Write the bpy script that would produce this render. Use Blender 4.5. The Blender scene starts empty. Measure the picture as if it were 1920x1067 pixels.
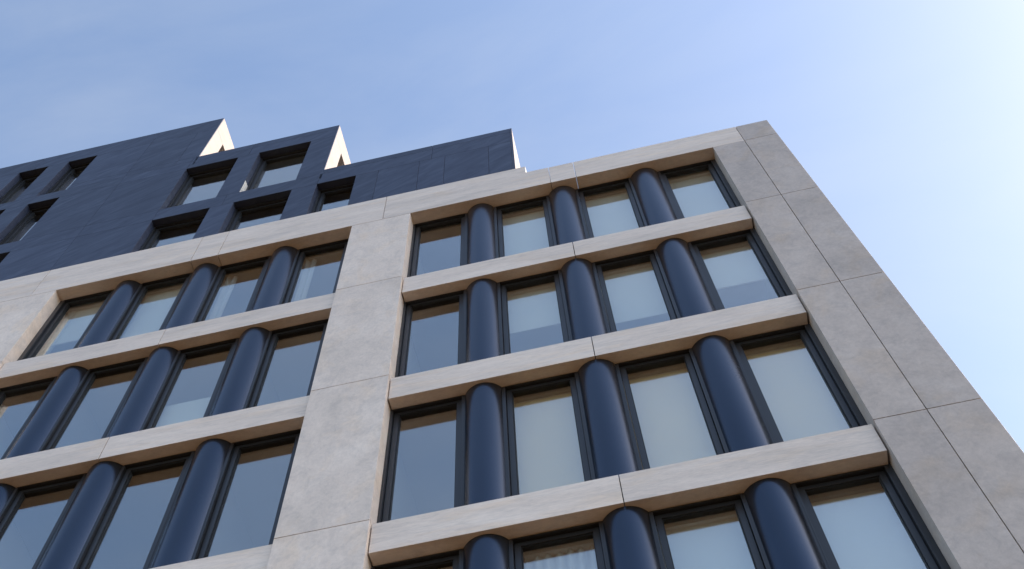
import bpy, bmesh, math, random
from mathutils import Vector
R = math.radians
random.seed(7)
scene = bpy.context.scene
col = scene.collection

# ------------------------------------------------------------------ camera
GROUND = -4.45
cam_d = bpy.data.cameras.new('camera')
cam = bpy.data.objects.new('camera', cam_d); col.objects.link(cam)
cam.location = (0.0, -8.0, -2.84763)
cam.rotation_euler = (2.706872, 0.0300365, 0.2164902)
cam_d.sensor_width = 36.0
cam_d.lens = 41.2003
cam_d.clip_start = 0.1
cam_d.clip_end = 6000
scene.camera = cam

# ------------------------------------------------------------------ sky and sun
SUN_EL, SUN_AZ = 36.0, 7.0          # azimuth measured from +x towards +y
world = bpy.data.worlds.new('World'); scene.world = world
world.use_nodes = True
wn = world.node_tree
sky = wn.nodes.new('ShaderNodeTexSky'); sky.sky_type = 'NISHITA'
sky.sun_disc = False
sky.sun_elevation = R(SUN_EL)
sky.sun_rotation = R(90 - SUN_AZ)     # Nishita: rotation 0 = +y, clockwise
sky.altitude = 0.0
sky.air_density = 1.0
sky.dust_density = 1.4
sky.ozone_density = 0.7
bg = wn.nodes['Background']
bg.inputs['Strength'].default_value = 0.13
# a veil of thin high haze over the clear sky, uneven like real cirrus
tc = wn.nodes.new('ShaderNodeTexCoord')
mp0 = wn.nodes.new('ShaderNodeMapping'); mp0.inputs['Scale'].default_value = (1.0, 2.2, 1.6); mp0.inputs['Rotation'].default_value = (0.3, 0.5, 0.7)
wn.links.new(tc.outputs['Generated'], mp0.inputs['Vector'])
cn = wn.nodes.new('ShaderNodeTexNoise'); cn.inputs['Scale'].default_value = 2.4; cn.inputs['Detail'].default_value = 7; cn.inputs['Roughness'].default_value = 0.55; cn.inputs['Distortion'].default_value = 0.6
wn.links.new(mp0.outputs[0], cn.inputs['Vector'])
cr = wn.nodes.new('ShaderNodeMapRange'); cr.inputs['From Min'].default_value = 0.40; cr.inputs['From Max'].default_value = 0.75
cr.inputs['To Min'].default_value = 0.0; cr.inputs['To Max'].default_value = 0.13
wn.links.new(cn.outputs['Fac'], cr.inputs['Value'])
veil = wn.nodes.new('ShaderNodeMix'); veil.data_type = 'RGBA'
wn.links.new(cr.outputs[0], veil.inputs[0]); wn.links.new(sky.outputs[0], veil.inputs[6]); veil.inputs[7].default_value = (3.0, 3.1, 3.0, 1)
tint = wn.nodes.new('ShaderNodeMix'); tint.data_type = 'RGBA'; tint.blend_type = 'MULTIPLY'; tint.inputs[0].default_value = 1.0
wn.links.new(veil.outputs[2], tint.inputs[6]); tint.inputs[7].default_value = (1.02, 0.985, 0.955, 1)
wn.links.new(tint.outputs[2], bg.inputs['Color'])
sun_d = bpy.data.lights.new('sun', 'SUN')
sun_d.energy = 3.0; sun_d.angle = R(0.5); sun_d.color = (1.0, 0.94, 0.86)
sun = bpy.data.objects.new('sun', sun_d); col.objects.link(sun)
sv = Vector((math.cos(R(SUN_EL))*math.cos(R(SUN_AZ)), math.cos(R(SUN_EL))*math.sin(R(SUN_AZ)), math.sin(R(SUN_EL))))
sun.rotation_euler = (-sv).to_track_quat('-Z', 'Y').to_euler()
sun.location = sv*60

scene.render.engine = 'CYCLES'
scene.view_settings.view_transform = 'Standard'
scene.view_settings.look = 'None'
scene.view_settings.exposure = 1.45
scene.view_settings.gamma = 1.0
scene.view_settings.use_curve_mapping = False
scene.cycles.max_bounces = 10
scene.cycles.transparent_max_bounces = 16
scene.render.resolution_x = 1024; scene.render.resolution_y = 569

# ------------------------------------------------------------------ materials
def new_mat(name):
    m = bpy.data.materials.new(name); m.use_nodes = True
    nt = m.node_tree
    return m, nt, nt.nodes['Principled BSDF']

def coords(nt, scale, rnd=37.0):
    """object-space position of the surface, shifted for every piece so that no two look alike"""
    g = nt.nodes.new('ShaderNodeNewGeometry')
    oi = nt.nodes.new('ShaderNodeObjectInfo')
    mul = nt.nodes.new('ShaderNodeMath'); mul.operation = 'MULTIPLY'; mul.inputs[1].default_value = rnd
    nt.links.new(oi.outputs['Random'], mul.inputs[0])
    add = nt.nodes.new('ShaderNodeVectorMath'); add.operation = 'ADD'
    nt.links.new(g.outputs['Position'], add.inputs[0]); nt.links.new(mul.outputs[0], add.inputs[1])
    mp = nt.nodes.new('ShaderNodeMapping'); mp.inputs['Scale'].default_value = scale
    nt.links.new(add.outputs[0], mp.inputs['Vector'])
    return mp, oi

def noise(nt, vec, scale, detail=6, rough=0.6, dist=0.0):
    n = nt.nodes.new('ShaderNodeTexNoise')
    n.inputs['Scale'].default_value = scale; n.inputs['Detail'].default_value = detail
    n.inputs['Roughness'].default_value = rough; n.inputs['Distortion'].default_value = dist
    nt.links.new(vec.outputs[0], n.inputs['Vector'])
    return n

def ramp(nt, fac, stops):
    r = nt.nodes.new('ShaderNodeValToRGB')
    el = r.color_ramp.elements
    while len(el) < len(stops): el.new(0.5)
    for e, (p, c) in zip(el, stops):
        e.position = p; e.color = (*c, 1)
    nt.links.new(fac, r.inputs[0])
    return r

def mix(nt, a, b, fac, mode='MIX'):
    m = nt.nodes.new('ShaderNodeMix'); m.data_type = 'RGBA'; m.blend_type = mode
    if isinstance(fac, (int, float)): m.inputs[0].default_value = fac
    else: nt.links.new(fac, m.inputs[0])
    nt.links.new(a, m.inputs[6]); nt.links.new(b, m.inputs[7])
    return m.outputs[2]

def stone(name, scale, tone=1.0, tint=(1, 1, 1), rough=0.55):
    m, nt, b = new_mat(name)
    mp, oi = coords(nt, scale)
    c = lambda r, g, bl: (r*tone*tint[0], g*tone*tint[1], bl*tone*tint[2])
    big = noise(nt, mp, 0.9, 5, 0.6, 0.6)
    base = ramp(nt, big.outputs['Fac'], [(0.30, c(.70, .625, .56)), (0.5, c(.795, .705, .63)), (0.70, c(.86, .775, .70))])
    vein = noise(nt, mp, 4.5, 9, 0.72, 0.7)
    vr = ramp(nt, vein.outputs['Fac'], [(0.34, (.86, .87, .885)), (0.5, (1, 1, 1)), (0.66, (1.07, 1.065, 1.06))])
    o1 = mix(nt, base.outputs[0], vr.outputs[0], 0.9, 'MULTIPLY')
    warm = noise(nt, mp, 1.7, 4, 0.55, 0.9)
    wr = ramp(nt, warm.outputs['Fac'], [(0.52, (1, 1, 1)), (0.70, (1.02, .98, .92))])
    o2 = mix(nt, o1, wr.outputs[0], 1.0, 'MULTIPLY')
    fine = noise(nt, mp, 22, 4, 0.7)
    fr = ramp(nt, fine.outputs['Fac'], [(0.3, (.91, .91, .91)), (0.7, (1.06, 1.06, 1.06))])
    o3 = mix(nt, o2, fr.outputs[0], 1.0, 'MULTIPLY')
    pan = ramp(nt, oi.outputs['Random'], [(0, (.95, .95, .955)), (1, (1.04, 1.035, 1.03))])
    o4 = mix(nt, o3, pan.outputs[0], 1.0, 'MULTIPLY')
    nt.links.new(o4, b.inputs['Base Color'])
    b.inputs['Roughness'].default_value = rough
    b.inputs['Specular IOR Level'].default_value = 0.3
    bp = nt.nodes.new('ShaderNodeBump'); bp.inputs['Strength'].default_value = 0.12; bp.inputs['Distance'].default_value = 0.01
    nt.links.new(vein.outputs['Fac'], bp.inputs['Height']); nt.links.new(bp.outputs[0], b.inputs['Normal'])
    return m

M = {}
M['pier'] = stone('pier_stone', (1.0, 1.0, 0.75))
M['beam'] = stone('beam_stone', (0.45, 1.0, 2.6))
M['corner'] = stone('corner_stone_dimmed', (1.0, 1.0, 0.85), 0.69, (0.985, 0.985, 1.0))  # pier stone toned down: uneven brightness put into the colour
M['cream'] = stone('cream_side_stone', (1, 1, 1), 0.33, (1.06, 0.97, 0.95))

def navy_mat():
    m, nt, b = new_mat('navy_panel')
    mp, oi = coords(nt, (0.35, 1, 1.8), 23)
    vr = nt.nodes.new('ShaderNodeVectorRotate'); vr.rotation_type = 'Y_AXIS'; vr.inputs['Angle'].default_value = R(38)
    lk = mp.inputs['Vector'].links[0]; src = lk.from_socket; nt.links.remove(lk)
    nt.links.new(src, vr.inputs['Vector']); nt.links.new(vr.outputs[0], mp.inputs['Vector'])
    n = noise(nt, mp, 2.2, 7, 0.65, 1.2)
    r = ramp(nt, n.outputs['Fac'], [(0.3, (.029, .040, .078)), (0.5, (.036, .049, .092)), (0.75, (.052, .068, .118))])
    pan = ramp(nt, oi.outputs['Random'], [(0, (.9, .9, .9)), (1, (1.1, 1.1, 1.1))])
    o = mix(nt, r.outputs[0], pan.outputs[0], 1.0, 'MULTIPLY')
    nt.links.new(o, b.inputs['Base Color'])
    rr = ramp(nt, n.outputs['Fac'], [(0.3, (.62, .62, .62)), (0.7, (.46, .46, .46))])
    nt.links.new(rr.outputs[0], b.inputs['Roughness'])
    b.inputs['Specular IOR Level'].default_value = 0.4
    return m
M['navy'] = navy_mat()

def paint(name, colr, rough, metal=0.0, spec=0.5, var=0.12, sc=3.0):
    m, nt, b = new_mat(name)
    mp, oi = coords(nt, (1, 1, 0.5), 11)
    n = noise(nt, mp, sc, 5, 0.6)
    lo = tuple(x*(1-var) for x in colr); hi = tuple(x*(1+var) for x in colr)
    r = ramp(nt, n.outputs['Fac'], [(0.3, lo), (0.7, hi)])
    nt.links.new(r.outputs[0], b.inputs['Base Color'])
    rr = ramp(nt, n.outputs['Fac'], [(0.3, (rough*.85,)*3), (0.7, (rough*1.15,)*3)])
    nt.links.new(rr.outputs[0], b.inputs['Roughness'])
    b.inputs['Metallic'].default_value = metal
    b.inputs['Specular IOR Level'].default_value = spec
    return m
M['column'] = paint('navy_satin_metal', (.048, .065, .094), 0.24, 0.85, 0.5, 0.04, 1.0)
M['frame'] = paint('anthracite_frame', (.022, .024, .028), 0.38, 0.0, 0.5)
M['gasket'] = paint('black_gasket', (.008, .008, .009), 0.6)
M['dark'] = paint('dark_backing', (.02, .02, .02), 0.8)
M['concrete'] = paint('concrete', (.30, .29, .28), 0.85)
M['ceiling'] = paint('ceiling_paint', (.42, .42, .42), 0.9, 0, 0.2, 0.03)
for i, v in enumerate((.12, .28, .50, .72)): M['ceiling%d' % i] = paint('ceiling_paint', (v, v*.99, v*.96), 0.9, 0, 0.2, 0.03)
M['partition'] = paint('partition_paint', (.45, .44, .42), 0.9, 0, 0.2, 0.03)
M['roof'] = paint('roof_felt', (.16, .16, .16), 0.9)
M['blind_grey'] = paint('grey_blind_fabric', (.92, .76, .50), 0.9, 0, 0.1, 0.03, 1.0)
M['blind_pale'] = paint('pale_blind_fabric', (.74, .75, .70), 0.9, 0, 0.1, 0.03, 1.0)
M['curtain'] = paint('white_curtain', (.72, .72, .70), 0.9, 0, 0.1, 0.04, 2.0)
M['sun_patch'] = paint('pale_sun_patch', (.80, .78, .74), 0.5)  # pale colour standing in for sunlight on a window reveal

def glass_mat():
    m = bpy.data.materials.new('coated_glass'); m.use_nodes = True
    nt = m.node_tree; nt.nodes.clear()
    out = nt.nodes.new('ShaderNodeOutputMaterial')
    mp, oi = coords(nt, (1, 1, 0.6), 61)
    n = noise(nt, mp, 1.1, 2, 0.4)
    bp = nt.nodes.new('ShaderNodeBump'); bp.inputs['Strength'].default_value = 0.10; bp.inputs['Distance'].default_value = 0.02
    nt.links.new(n.outputs['Fac'], bp.inputs['Height'])
    lw = nt.nodes.new('ShaderNodeLayerWeight'); lw.inputs['Blend'].default_value = 0.5
    pw = nt.nodes.new('ShaderNodeMath'); pw.operation = 'POWER'; pw.inputs[1].default_value = 5.0
    nt.links.new(lw.outputs['Facing'], pw.inputs[0])
    fr = nt.nodes.new('ShaderNodeMath'); fr.operation = 'MULTIPLY_ADD'      # Schlick: R0 + (1-R0) f^5, per face of the coated pane
    fr.inputs[1].default_value = 0.75; fr.inputs[2].default_value = 0.25
    nt.links.new(pw.outputs[0], fr.inputs[0])
    gl = nt.nodes.new('ShaderNodeBsdfGlossy'); gl.inputs['Roughness'].default_value = 0.0
    gl.inputs['Color'].default_value = (.97, .985, .97, 1)
    nt.links.new(bp.outputs[0], gl.inputs['Normal'])
    tr = nt.nodes.new('ShaderNodeBsdfTransparent'); tr.inputs['Color'].default_value = (.95, .975, .965, 1)
    mx = nt.nodes.new('ShaderNodeMixShader')
    nt.links.new(fr.outputs[0], mx.inputs[0]); nt.links.new(tr.outputs[0], mx.inputs[1]); nt.links.new(gl.outputs[0], mx.inputs[2])
    nt.links.new(mx.outputs[0], out.inputs['Surface'])
    return m
M['glass'] = glass_mat()

def ground_mat():
    m, nt, b = new_mat('tan_paving')
    g = nt.nodes.new('ShaderNodeNewGeometry')
    br = nt.nodes.new('ShaderNodeTexBrick'); br.inputs['Scale'].default_value = 2.0
    br.inputs['Color1'].default_value = (.08, .042, .013, 1); br.inputs['Color2'].default_value = (.066, .035, .011, 1)
    br.inputs['Mortar'].default_value = (.08, .055, .03, 1); br.inputs['Mortar Size'].default_value = 0.01
    nt.links.new(g.outputs['Position'], br.inputs['Vector'])
    nt.links.new(br.outputs['Color'], b.inputs['Base Color'])
    b.inputs['Roughness'].default_value = 0.9
    b.inputs['Specular IOR Level'].default_value = 0.1
    return m
M['ground'] = ground_mat()

# ------------------------------------------------------------------ helpers
def link(name, me, mat, parent=None, loc=(0, 0, 0)):
    o = bpy.data.objects.new(name, me); col.objects.link(o)
    if mat is not None and not me.materials: me.materials.append(M[mat])
    o.location = loc
    if parent is not None: o.parent = parent
    return o

def box_bm(bm, x0, x1, y0, y1, z0, z1):
    v = [bm.verts.new(p) for p in ((x0, y0, z0), (x1, y0, z0), (x1, y1, z0), (x0, y1, z0),
                                   (x0, y0, z1), (x1, y0, z1), (x1, y1, z1), (x0, y1, z1))]
    for f in ((0, 3, 2, 1), (4, 5, 6, 7), (0, 1, 5, 4), (1, 2, 6, 5), (2, 3, 7, 6), (3, 0, 4, 7)):
        bm.faces.new([v[i] for i in f])
    return v

def finish(bm, name, bevel=0.0, smooth=False):
    if bevel:
        bmesh.ops.bevel(bm, geom=bm.edges[:], offset=bevel, segments=1, affect='EDGES')
    bmesh.ops.recalc_face_normals(bm, faces=bm.faces[:])
    me = bpy.data.meshes.new(name); bm.to_mesh(me); bm.free()
    if smooth:
        for p in me.polygons: p.use_smooth = True
    return me

def box(name, mat, parent, x0, x1, y0, y1, z0, z1, bevel=0.0):
    """one box piece, origin at its own middle"""
    cx, cy, cz = (x0+x1)/2, (y0+y1)/2, (z0+z1)/2
    bm = bmesh.new(); box_bm(bm, x0-cx, x1-cx, y0-cy, y1-cy, z0-cz, z1-cz)
    return link(name, finish(bm, name, bevel), mat, parent, (cx, cy, cz))

def prism_xz(name, mat, parent, pts, y0, y1, bevel=0.0):
    cx = sum(p[0] for p in pts)/len(pts); cz = sum(p[1] for p in pts)/len(pts)
    bm = bmesh.new()
    a = [bm.verts.new((x-cx, 0, z-cz)) for x, z in pts]
    f = bm.faces.new(a)
    r = bmesh.ops.extrude_face_region(bm, geom=[f])
    for v in r['geom']:
        if isinstance(v, bmesh.types.BMVert): v.co.y += y1-y0
    return link(name, finish(bm, name, bevel), mat, parent, (cx, y0, cz))

def ring_bm(bm, ox0, ox1, oz0, oz1, ix0, ix1, iz0, iz1, y0, y1):
    """rectangular frame of four bars, mitred"""
    O = [(ox0, oz0), (ox1, oz0), (ox1, oz1), (ox0, oz1)]; I = [(ix0, iz0), (ix1, iz0), (ix1, iz1), (ix0, iz1)]
    vo0 = [bm.verts.new((x, y0, z)) for x, z in O]; vi0 = [bm.verts.new((x, y0, z)) for x, z in I]
    vo1 = [bm.verts.new((x, y1, z)) for x, z in O]; vi1 = [bm.verts.new((x, y1, z)) for x, z in I]
    for k in range(4):
        j = (k+1) % 4
        bm.faces.new((vo0[k], vo0[j], vi0[j], vi0[k])); bm.faces.new((vo1[k], vi1[k], vi1[j], vo1[j]))
        bm.faces.new((vi0[k], vi0[j], vi1[j], vi1[k])); bm.faces.new((vo0[k], vo1[k], vo1[j], vo0[j]))

def empty(name, loc=(0, 0, 0), parent=None):
    o = bpy.data.objects.new(name, None); col.objects.link(o); o.location = loc
    if parent is not None: o.parent = parent
    return o

# ------------------------------------------------------------------ ground
bm = bmesh.new(); S = 2500
bm.faces.new([bm.verts.new(p) for p in ((-S, -S, 0), (S, -S, 0), (S, S, 0), (-S, S, 0))])
ground = link('ground', finish(bm, 'ground'), 'ground', None, (0, 0, GROUND)); ground['kind'] = 'structure'

# ------------------------------------------------------------------ the building
B = empty('office_building', (0, 0, 0))
B['label'] = 'pale stone office block with navy half round columns and stepped navy upper storeys'
B['category'] = 'building'

XL, XP1, XP2, XP3, XS, XR = -10.522, -4.355, -3.149, 2.911, 3.537, 4.183
XLL = -11.728
FARX = -23.0
BACK = 15.0
TOPS = [18.845, 15.278, 11.721, 8.203, 4.69]          # underside of the cornice and of each beam
BEAM_T = [15.873, 12.312, 8.764, 5.262]               # top of each beam
CORN, PARA = 20.11, 19.741
BAYS = [(XL, XP1, -7.455), (XP2, XP3, -0.140)]
PITCH = 1.645
G = 0.006                                             # half joint
WT = 0.62                                             # cladding and wall thickness

def panel(mat, x0, x1, z0, z1, y0=0.0, y1=WT, bev=0.002, name='stone_panel', g=G):
    return box(name, mat, B, x0+g, x1-g, y0, y1, z0+g, z1-g, bev)

# cornice
cj = [FARX, -18.2, -14.6, -11.08, -7.70, -7.13, -3.72]
for a, b in zip(cj, cj[1:]): panel('beam', a, b, TOPS[0], CORN, name='cornice_panel')
prism_xz('cornice_panel', 'beam', B, [(-3.72+G, TOPS[0]+G), (-.31-G, TOPS[0]+G), (-.31-G, PARA), (-.775, PARA), (-.775, CORN-G), (-3.72+G, CORN-G)], 0, WT, 0.002)
panel('beam', -.31, .20, TOPS[0], PARA, name='cornice_panel')
panel('beam', .20, XS, TOPS[0], PARA, name='cornice_panel')
# corner pier, two panels wide, and the pier between the bays
cz = [PARA, 18.852, 15.861, 12.314, 8.756, 5.23, 1.7, GROUND]
for k in range(len(cz)-1):
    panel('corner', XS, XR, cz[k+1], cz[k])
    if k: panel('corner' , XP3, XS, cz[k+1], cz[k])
pz = [TOPS[0], 15.844, 12.325, 8.780, 5.25, 1.7, GROUND]
for a, b in zip(pz, pz[1:]):
    panel('pier', XP1, XP2, b, a)
    panel('pier', XLL, XL, b, a)
    for c, d in ((-15.4, XLL), (-19.2, -15.4), (FARX, -19.2)): panel('pier', c, d, b, a)

# beams, two lengths each, set back a little from the piers
for (x0, x1, cx), jx in zip(BAYS, (-7.49, -.122)):
    for u, t in zip(TOPS[1:], BEAM_T):
        box('stone_beam', 'beam', B, x0+.012, jx-G, .06, .262, u, t, .002)
        box('stone_beam', 'beam', B, jx+G, x1-.018, .06, .262, u, t, .002)
        box('spandrel', 'dark', B, x0-.1, x1+.1, .268, .60, u-.004, t+.05)
    box('base_wall', 'pier', B, x0+.012, x1-.012, .06, .6, GROUND, TOPS[4]-.01)

# window unit: outer frame, sash, pane.  origin = middle of the head, on the frame's front face
def window_meshes(hw, H, gl, steps, tag):
    """hw half width of unit, H height, gl glass half width, steps = (head of outer frame, head of sash)"""
    h1, h2 = steps
    w1 = gl + .085
    bm = bmesh.new()
    ring_bm(bm, -hw, hw, -H, 0, -w1-.008, w1+.008, -H+.10, -h1+.008, 0, .16)
    ring_bm(bm, -w1-.030, w1+.030, -H+.08, -h1+.030, -w1-.010, w1+.010, -H+.10, -h1+.010, -.005, -.0005)
    outer = finish(bm, 'window_frame'+tag)
    bm = bmesh.new()
    ring_bm(bm, -w1, w1, -H+.11, -h1, -gl-.012, gl+.012, -H+.19, -h2+.012, .048, .14)
    sash = finish(bm, 'sash'+tag)
    bm = bmesh.new()
    ring_bm(bm, -gl-.014, gl+.014, -H+.188, -h2+.014, -gl, gl, -H+.20, -h2, .070, .13)
    bead = finish(bm, 'glazing_bead'+tag)
    bm = bmesh.new()
    box_bm(bm, -gl-.005, gl+.005, .094, .102, -H+.195, -h2+.005)
    pane = finish(bm, 'pane'+tag)
    return outer, sash, bead, pane

def window(meshes, x, y, z, rz=0.0):
    o = link('window', meshes[0], 'frame', B, (x, y, z)); o.rotation_euler.z = rz
    for nm, me, mt in (('sash', meshes[1], 'frame'), ('glazing_bead', meshes[2], 'gasket'), ('pane', meshes[3], 'glass')):
        link(nm, me, mt, o)
    return o

WY = 0.250
WM = window_meshes(.635, 2.93, .412, (.035, .11), '_tall')

# half-round column: a circular-segment front that runs back into the wall
def column_mesh(h):
    bm = bmesh.new(); n = 28
    hw, sag = .272, .142
    r = (hw*hw+sag*sag)/(2*sag); a = math.asin(hw/r)
    prof = []
    for k in range(n+1):
        t = -a + 2*a*k/n
        prof.append((r*math.sin(t), .112 + r - r*math.cos(t)))
    prof = [(-hw, .52)] + prof + [(hw, .52)]
    lo = [bm.verts.new((x, y, -h)) for x, y in prof]; hi = [bm.verts.new((x, y, 0)) for x, y in prof]
    m = len(prof)
    for k in range(m):
        j = (k+1) % m
        f = bm.faces.new((lo[k], lo[j], hi[j], hi[k])); f.smooth = 1 <= k < m-2
    bm.faces.new(hi); bm.faces.new(lo[::-1])
    for e in bm.edges: e.smooth = all(f.smooth for f in e.link_faces)
    bmesh.ops.recalc_face_normals(bm, faces=bm.faces[:])
    me = bpy.data.meshes.new('half_round_column'); bm.to_mesh(me); bm.free()
    return me
CM = column_mesh(2.96)
WIN = {}
for bi, (x0, x1, cx) in enumerate(BAYS):
    for ri, top in enumerate(TOPS[:4]):
        for k in (-1, 0, 1): link('half_round_column', CM, 'column', B, (cx+k*PITCH, 0, top-.003))
        for k in range(4):
            wx = cx + (k-1.5)*PITCH
            WIN[(bi, ri, k)] = (wx, top)
            window(WM, wx, WY, top-.004)

# inside: floor slabs, ceilings, partitions
def room_row(x0, x1, top, t, bounds):
    box('floor_slab', 'concrete', B, x0, x1, .61, BACK-.5, top-.002, t+.02)
    for a, b in zip(bounds, bounds[1:]):
        box('ceiling_panel', 'ceiling%d' % random.choice((0, 1, 2, 2, 3)), B, a+.06, b-.06, .45, 6.0, top-.10, top-.03)
    for a in bounds: box('partition_wall', 'partition', B, a-.05, a+.05, .53, 6.0, top-3.0, top-.01)
    box('partition_wall', 'partition', B, x0, x1, 6.02, 6.12, top-3.0, top-.01)
for top, t in zip(TOPS[:4], [CORN] + BEAM_T):
    room_row(XL-.4, XP1+.4, top, t if t != CORN else 19.3, [XL-.1, -7.455-PITCH, -7.455+PITCH, XP1+.1])
    room_row(XP2-.4, XP3+.4, top, t if t != CORN else 19.3, [XP2-.1, -.14-PITCH, -.14+PITCH, XP3+.1])
for (x0, x1, cx) in BAYS: box('floor_slab', 'concrete', B, x0-.4, x1+.4, .61, BACK-.5, TOPS[4]-.002, BEAM_T[3]+.02)

# stone block: flank, roof, back
box('side_wall', 'corner', B, XR-.45, XR-.001, WT+.003, BACK, GROUND, PARA-.01)
box('rear_wall', 'pier', B, FARX, XR-.5, BACK-.45, BACK, GROUND, PARA-.05)
box('roof_slab', 'roof', B, FARX, XR-.46, WT+.003, BACK-.46, 19.32, 19.45)

# ------------------------------------------------------------------ navy upper storeys
XA, XB, XC = -9.181, -5.405, -.981
ZA, ZB, ZC = 29.768, 26.357, 22.905
ND = 0.30                                             # navy wall depth (window reveal)
NG = 0.003
NY = 0.004
def navy(x0, x1, z0, z1): return box('navy_panel', 'navy', B, x0+NG, x1-NG, NY, ND, z0+NG, z1-NG, .003)
H3, H2, H1 = 28.78, 25.46, 21.965                     # window heads of the navy storeys
S3, S2, S1 = 26.03, 22.62, CORN                       # sills
colsA = [(-16.46, -15.60), (-14.98, -14.12), (-13.52, -12.68)]
colsB = [(-9.31, -7.955), (-7.395, -6.05)]
colC = (-5.46, -4.56)
def row(xa, xb, z0, z1, holes, cuts=()):
    """one band of panels between openings"""
    x = xa
    for h0, h1 in holes + [(xb, None)]:
        e = [x] + [c for c in cuts if x < c < h0] + [h0]
        for p, q in zip(e, e[1:]): navy(p, q, z0, z1)
        x = h1
cutsA = (-19.5, -11.1, -9.75)
row(FARX, XA-.05, H3, ZA, [], (-18.5, -14.55, -11.1))
row(FARX, XA-.05, S3+.33, H3, [(a, b) for a, b in colsA], cutsA)
row(FARX, XA-.05, ZB, S3+.33, colsA, cutsA)
row(FARX, XB-.05, H2, S3, [], (-18.5, -14.55, -11.1, -9.31, -7.68))
row(FARX, -9.31, S3, ZB, colsA, cutsA); row(-9.31, XB-.05, S3, ZB, [], (-7.68,))
row(FARX, XB-.05, S2, H2, colsA + colsB, (-19.5, -11.1))
row(FARX, XC-.05, H1, S2, [], (-18.5, -14.55, -11.1, -9.31, -7.68, -5.46, -2.83))
row(XB, XC-.05, S2, ZC, [], (-2.83,))
row(FARX, XC-.05, S1, H1, colsA + colsB + [colC], (-19.5, -11.1, -4.04, -3.10, -2.52, -1.54))

NW = {}
def navy_window(x0, x1, head, sill):
    hw = (x1-x0)/2
    key = (round(hw, 3), round(head-sill, 2))
    if key not in NW: NW[key] = window_meshes(hw+.02, head-sill+.02, hw-.135, (.075, .15), '_navy')
    window(NW[key], (x0+x1)/2, .165, head+.01)
for (h, s), cs in (((H3, S3), colsA), ((H2, S2), colsA+colsB), ((H1, S1), colsA+colsB+[colC])):
    for a, b in cs: navy_window(a, b, h, s)

# cream side walls of the steps: thin navy edge, stone behind, a window opening high up
def flank(x, z0, ztop, head, sill, back):
    w = .05
    box('navy_edge_trim', 'navy', B, x-w+.001, x, NY, .020, z0, ztop-.002)
    ya, yb = .485, 1.85
    for y0, y1, za, zb in ((.021, back, head, ztop), (.021, ya, z0, head), (yb, back, z0, head), (ya, yb, z0, sill)):
        if zb-za < .02: continue
        box('cream_panel', 'cream', B, x-.40, x, y0+.003, y1-.003, za+.003, zb-.003, .003)
    if sill < head:
        m = window_meshes((yb-ya)/2+.02, head-max(sill, z0)+.02, (yb-ya)/2-.13, (.075, .15), '_flank')
        window(m, x-.24, (ya+yb)/2, head+.01, R(90))
flank(XA, ZB-.6, ZA, H3, ZB-.55, BACK)
flank(XB, ZC-.6, ZB, H2, ZC-.55, BACK)
w = flank(XC, 19.75, ZC, ZC-.9, ZC-.9, BACK)

# inner slabs, roofs, back walls of the three tiers
for x0, x1, zt, levels in ((FARX, XA-.41, ZA, (H1, H2, H3)), (XA-.40, XB-.41, ZB, (H1, H2)), (XB-.40, XC-.41, ZC, (H1,))):
    for h in levels: box('floor_slab', 'concrete', B, x0, x1, ND+.002, BACK-.5, h+.04, h+.45)
    box('roof_slab', 'roof', B, x0, x1, ND+.003, BACK-.46, zt-.42, zt-.30)
    box('rear_wall', 'navy', B, x0, x1, BACK-.45, BACK-.01, PARA, zt)
    box('partition_wall', 'partition', B, x0, x1, 6.0, 6.1, 19.5, zt-.45)
box('reveal_sun_patch', 'sun_patch', B, -7.394, -7.386, .010, .205, 22.63, 23.42, .001)  # thin pale sheet added as the sunlit patch low on this reveal

# ------------------------------------------------------------------ blinds and curtains hanging in the rooms
def roller_blind(key, drop, mat, label):
    x, top = WIN[key]
    t = empty('roller_blind', (x, .50, top-.11))
    t['label'] = label; t['category'] = 'blind'; t['group'] = 'roller blinds behind the tall windows'
    bm = bmesh.new(); n = 8
    # cloth with a slight belly
    rows = []
    for k in range(n+1):
        z = -.02 - (drop-.02)*k/n
        y = .006*math.sin(math.pi*k/n)
        rows.append((bm.verts.new((-.50, y, z)), bm.verts.new((.50, y, z)), bm.verts.new((.50, y+.003, z)), bm.verts.new((-.50, y+.003, z))))
    for a, b in zip(rows, rows[1:]):
        for i in range(4):
            j = (i+1) % 4
            bm.faces.new((a[i], b[i], b[j], a[j]))
    bm.faces.new(rows[0]); bm.faces.new(rows[-1][::-1])
    link('fabric', finish(bm, 'blind_fabric'), mat, t)
    bm = bmesh.new()
    box_bm(bm, -.50, .50, -.006, .012, -drop-.03, -drop)
    link('bottom_bar', finish(bm, 'bottom_bar', .003), 'curtain', t)
    bm = bmesh.new()
    bmesh.ops.create_cone(bm, cap_ends=True, segments=16, radius1=.025, radius2=.025, depth=1.02)
    for v in bm.verts: v.co = Vector((v.co.z, v.co.x+.02, v.co.y))
    link('roller', finish(bm, 'roller'), 'curtain', t)
    return t

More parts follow.
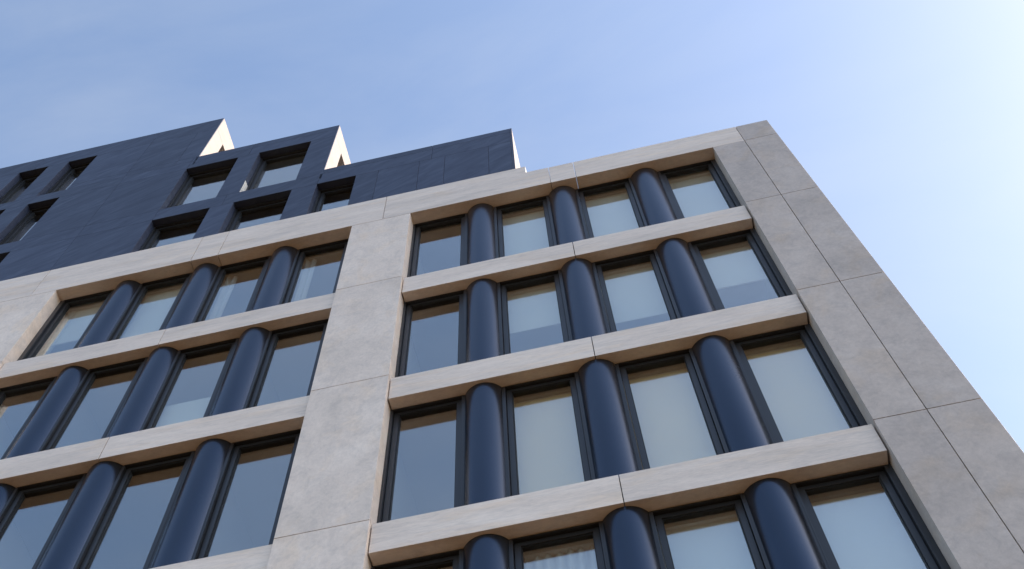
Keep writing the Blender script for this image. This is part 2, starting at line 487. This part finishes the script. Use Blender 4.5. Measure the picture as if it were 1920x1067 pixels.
def curtain(key, xa, xb, label):
    x, top = WIN[key]
    bm = bmesh.new(); n = 40
    fr = []
    for k in range(n+1):
        u = k/n
        xx = xa + (xb-xa)*u
        y = .035*math.sin(u*(xb-xa)*2*math.pi/.13) + .012*math.sin(u*17)
        fr.append([bm.verts.new((xx, y+d, z)) for z in (0, -2.7) for d in (0, .004)])
    for a, b in zip(fr, fr[1:]):
        bm.faces.new((a[0], b[0], b[2], a[2])); bm.faces.new((a[1], a[3], b[3], b[1]))
        bm.faces.new((a[0], a[1], b[1], b[0])); bm.faces.new((a[2], b[2], b[3], a[3]))
    bm.faces.new((fr[0][0], fr[0][2], fr[0][3], fr[0][1])); bm.faces.new((fr[-1][0], fr[-1][1], fr[-1][3], fr[-1][2]))
    o = link('curtain', finish(bm, 'curtain', smooth=True), 'curtain', None, (x, .50, top-.10))
    o['label'] = label; o['category'] = 'curtain'; o['group'] = 'white curtains'
    return o

def privacy_screen(key, z0, z1, label):
    x, top = WIN[key]
    o = box('privacy_screen', 'blind_pale', None, x-.52, x+.52, .47, .50, z0, z1, .004)
    o['label'] = label; o['category'] = 'screen'
privacy_screen((0, 1, 2), 12.33, 13.73, 'pale waist high screen behind a bare window one storey below the cornice')
FULL = 2.62
roller_blind((1, 0, 1), FULL, 'blind_pale', 'pale roller blind fully down under the cornice, next to the pier-side window')
roller_blind((1, 0, 2), FULL, 'blind_pale', 'pale roller blind fully down under the cornice, third window from the middle pier')
roller_blind((1, 0, 3), FULL, 'blind_pale', 'pale roller blind fully down under the cornice beside the corner pier')
roller_blind((1, 1, 1), 1.35, 'blind_pale', 'pale roller blind half down one storey below the cornice, second window from middle pier')
roller_blind((1, 1, 2), 1.75, 'blind_pale', 'pale roller blind two thirds down one storey below the cornice')
roller_blind((1, 1, 3), 1.30, 'blind_pale', 'pale roller blind half down one storey below the cornice beside the corner pier')
roller_blind((1, 2, 1), FULL, 'blind_grey', 'grey beige roller blind fully down two storeys below cornice, second window from middle pier')
roller_blind((1, 2, 2), FULL, 'blind_grey', 'grey beige roller blind fully down between two other lowered grey blinds')
roller_blind((1, 2, 3), FULL, 'blind_grey', 'grey beige roller blind fully down two storeys below cornice beside the corner pier')
roller_blind((0, 0, 0), 1.45, 'blind_pale', 'pale roller blind half down in the cornice storey window farthest from the corner')
roller_blind((0, 0, 1), FULL, 'blind_pale', 'pale roller blind fully down under the cornice beside a half lowered blind')
roller_blind((1, 3, 2), FULL, 'blind_pale', 'pale roller blind fully down three storeys below the cornice, third from middle pier')
roller_blind((1, 3, 3), FULL, 'blind_pale', 'pale roller blind fully down three storeys below the cornice beside the corner pier')
c = curtain((1, 3, 1), -.50, .50, 'white pleated curtain drawn right across a window three storeys below the cornice')
c['group'] = 'white curtains'
curtain((0, 0, 2), -.50, -.22, 'narrow white curtain drawn aside beside the fully lowered pale blind')
curtain((0, 0, 3), -.50, -.22, 'narrow white curtain drawn aside in the window touching the middle pier')
curtain((0, 0, 0), -.50, -.30, 'narrow white curtain drawn aside behind the half lowered blind')
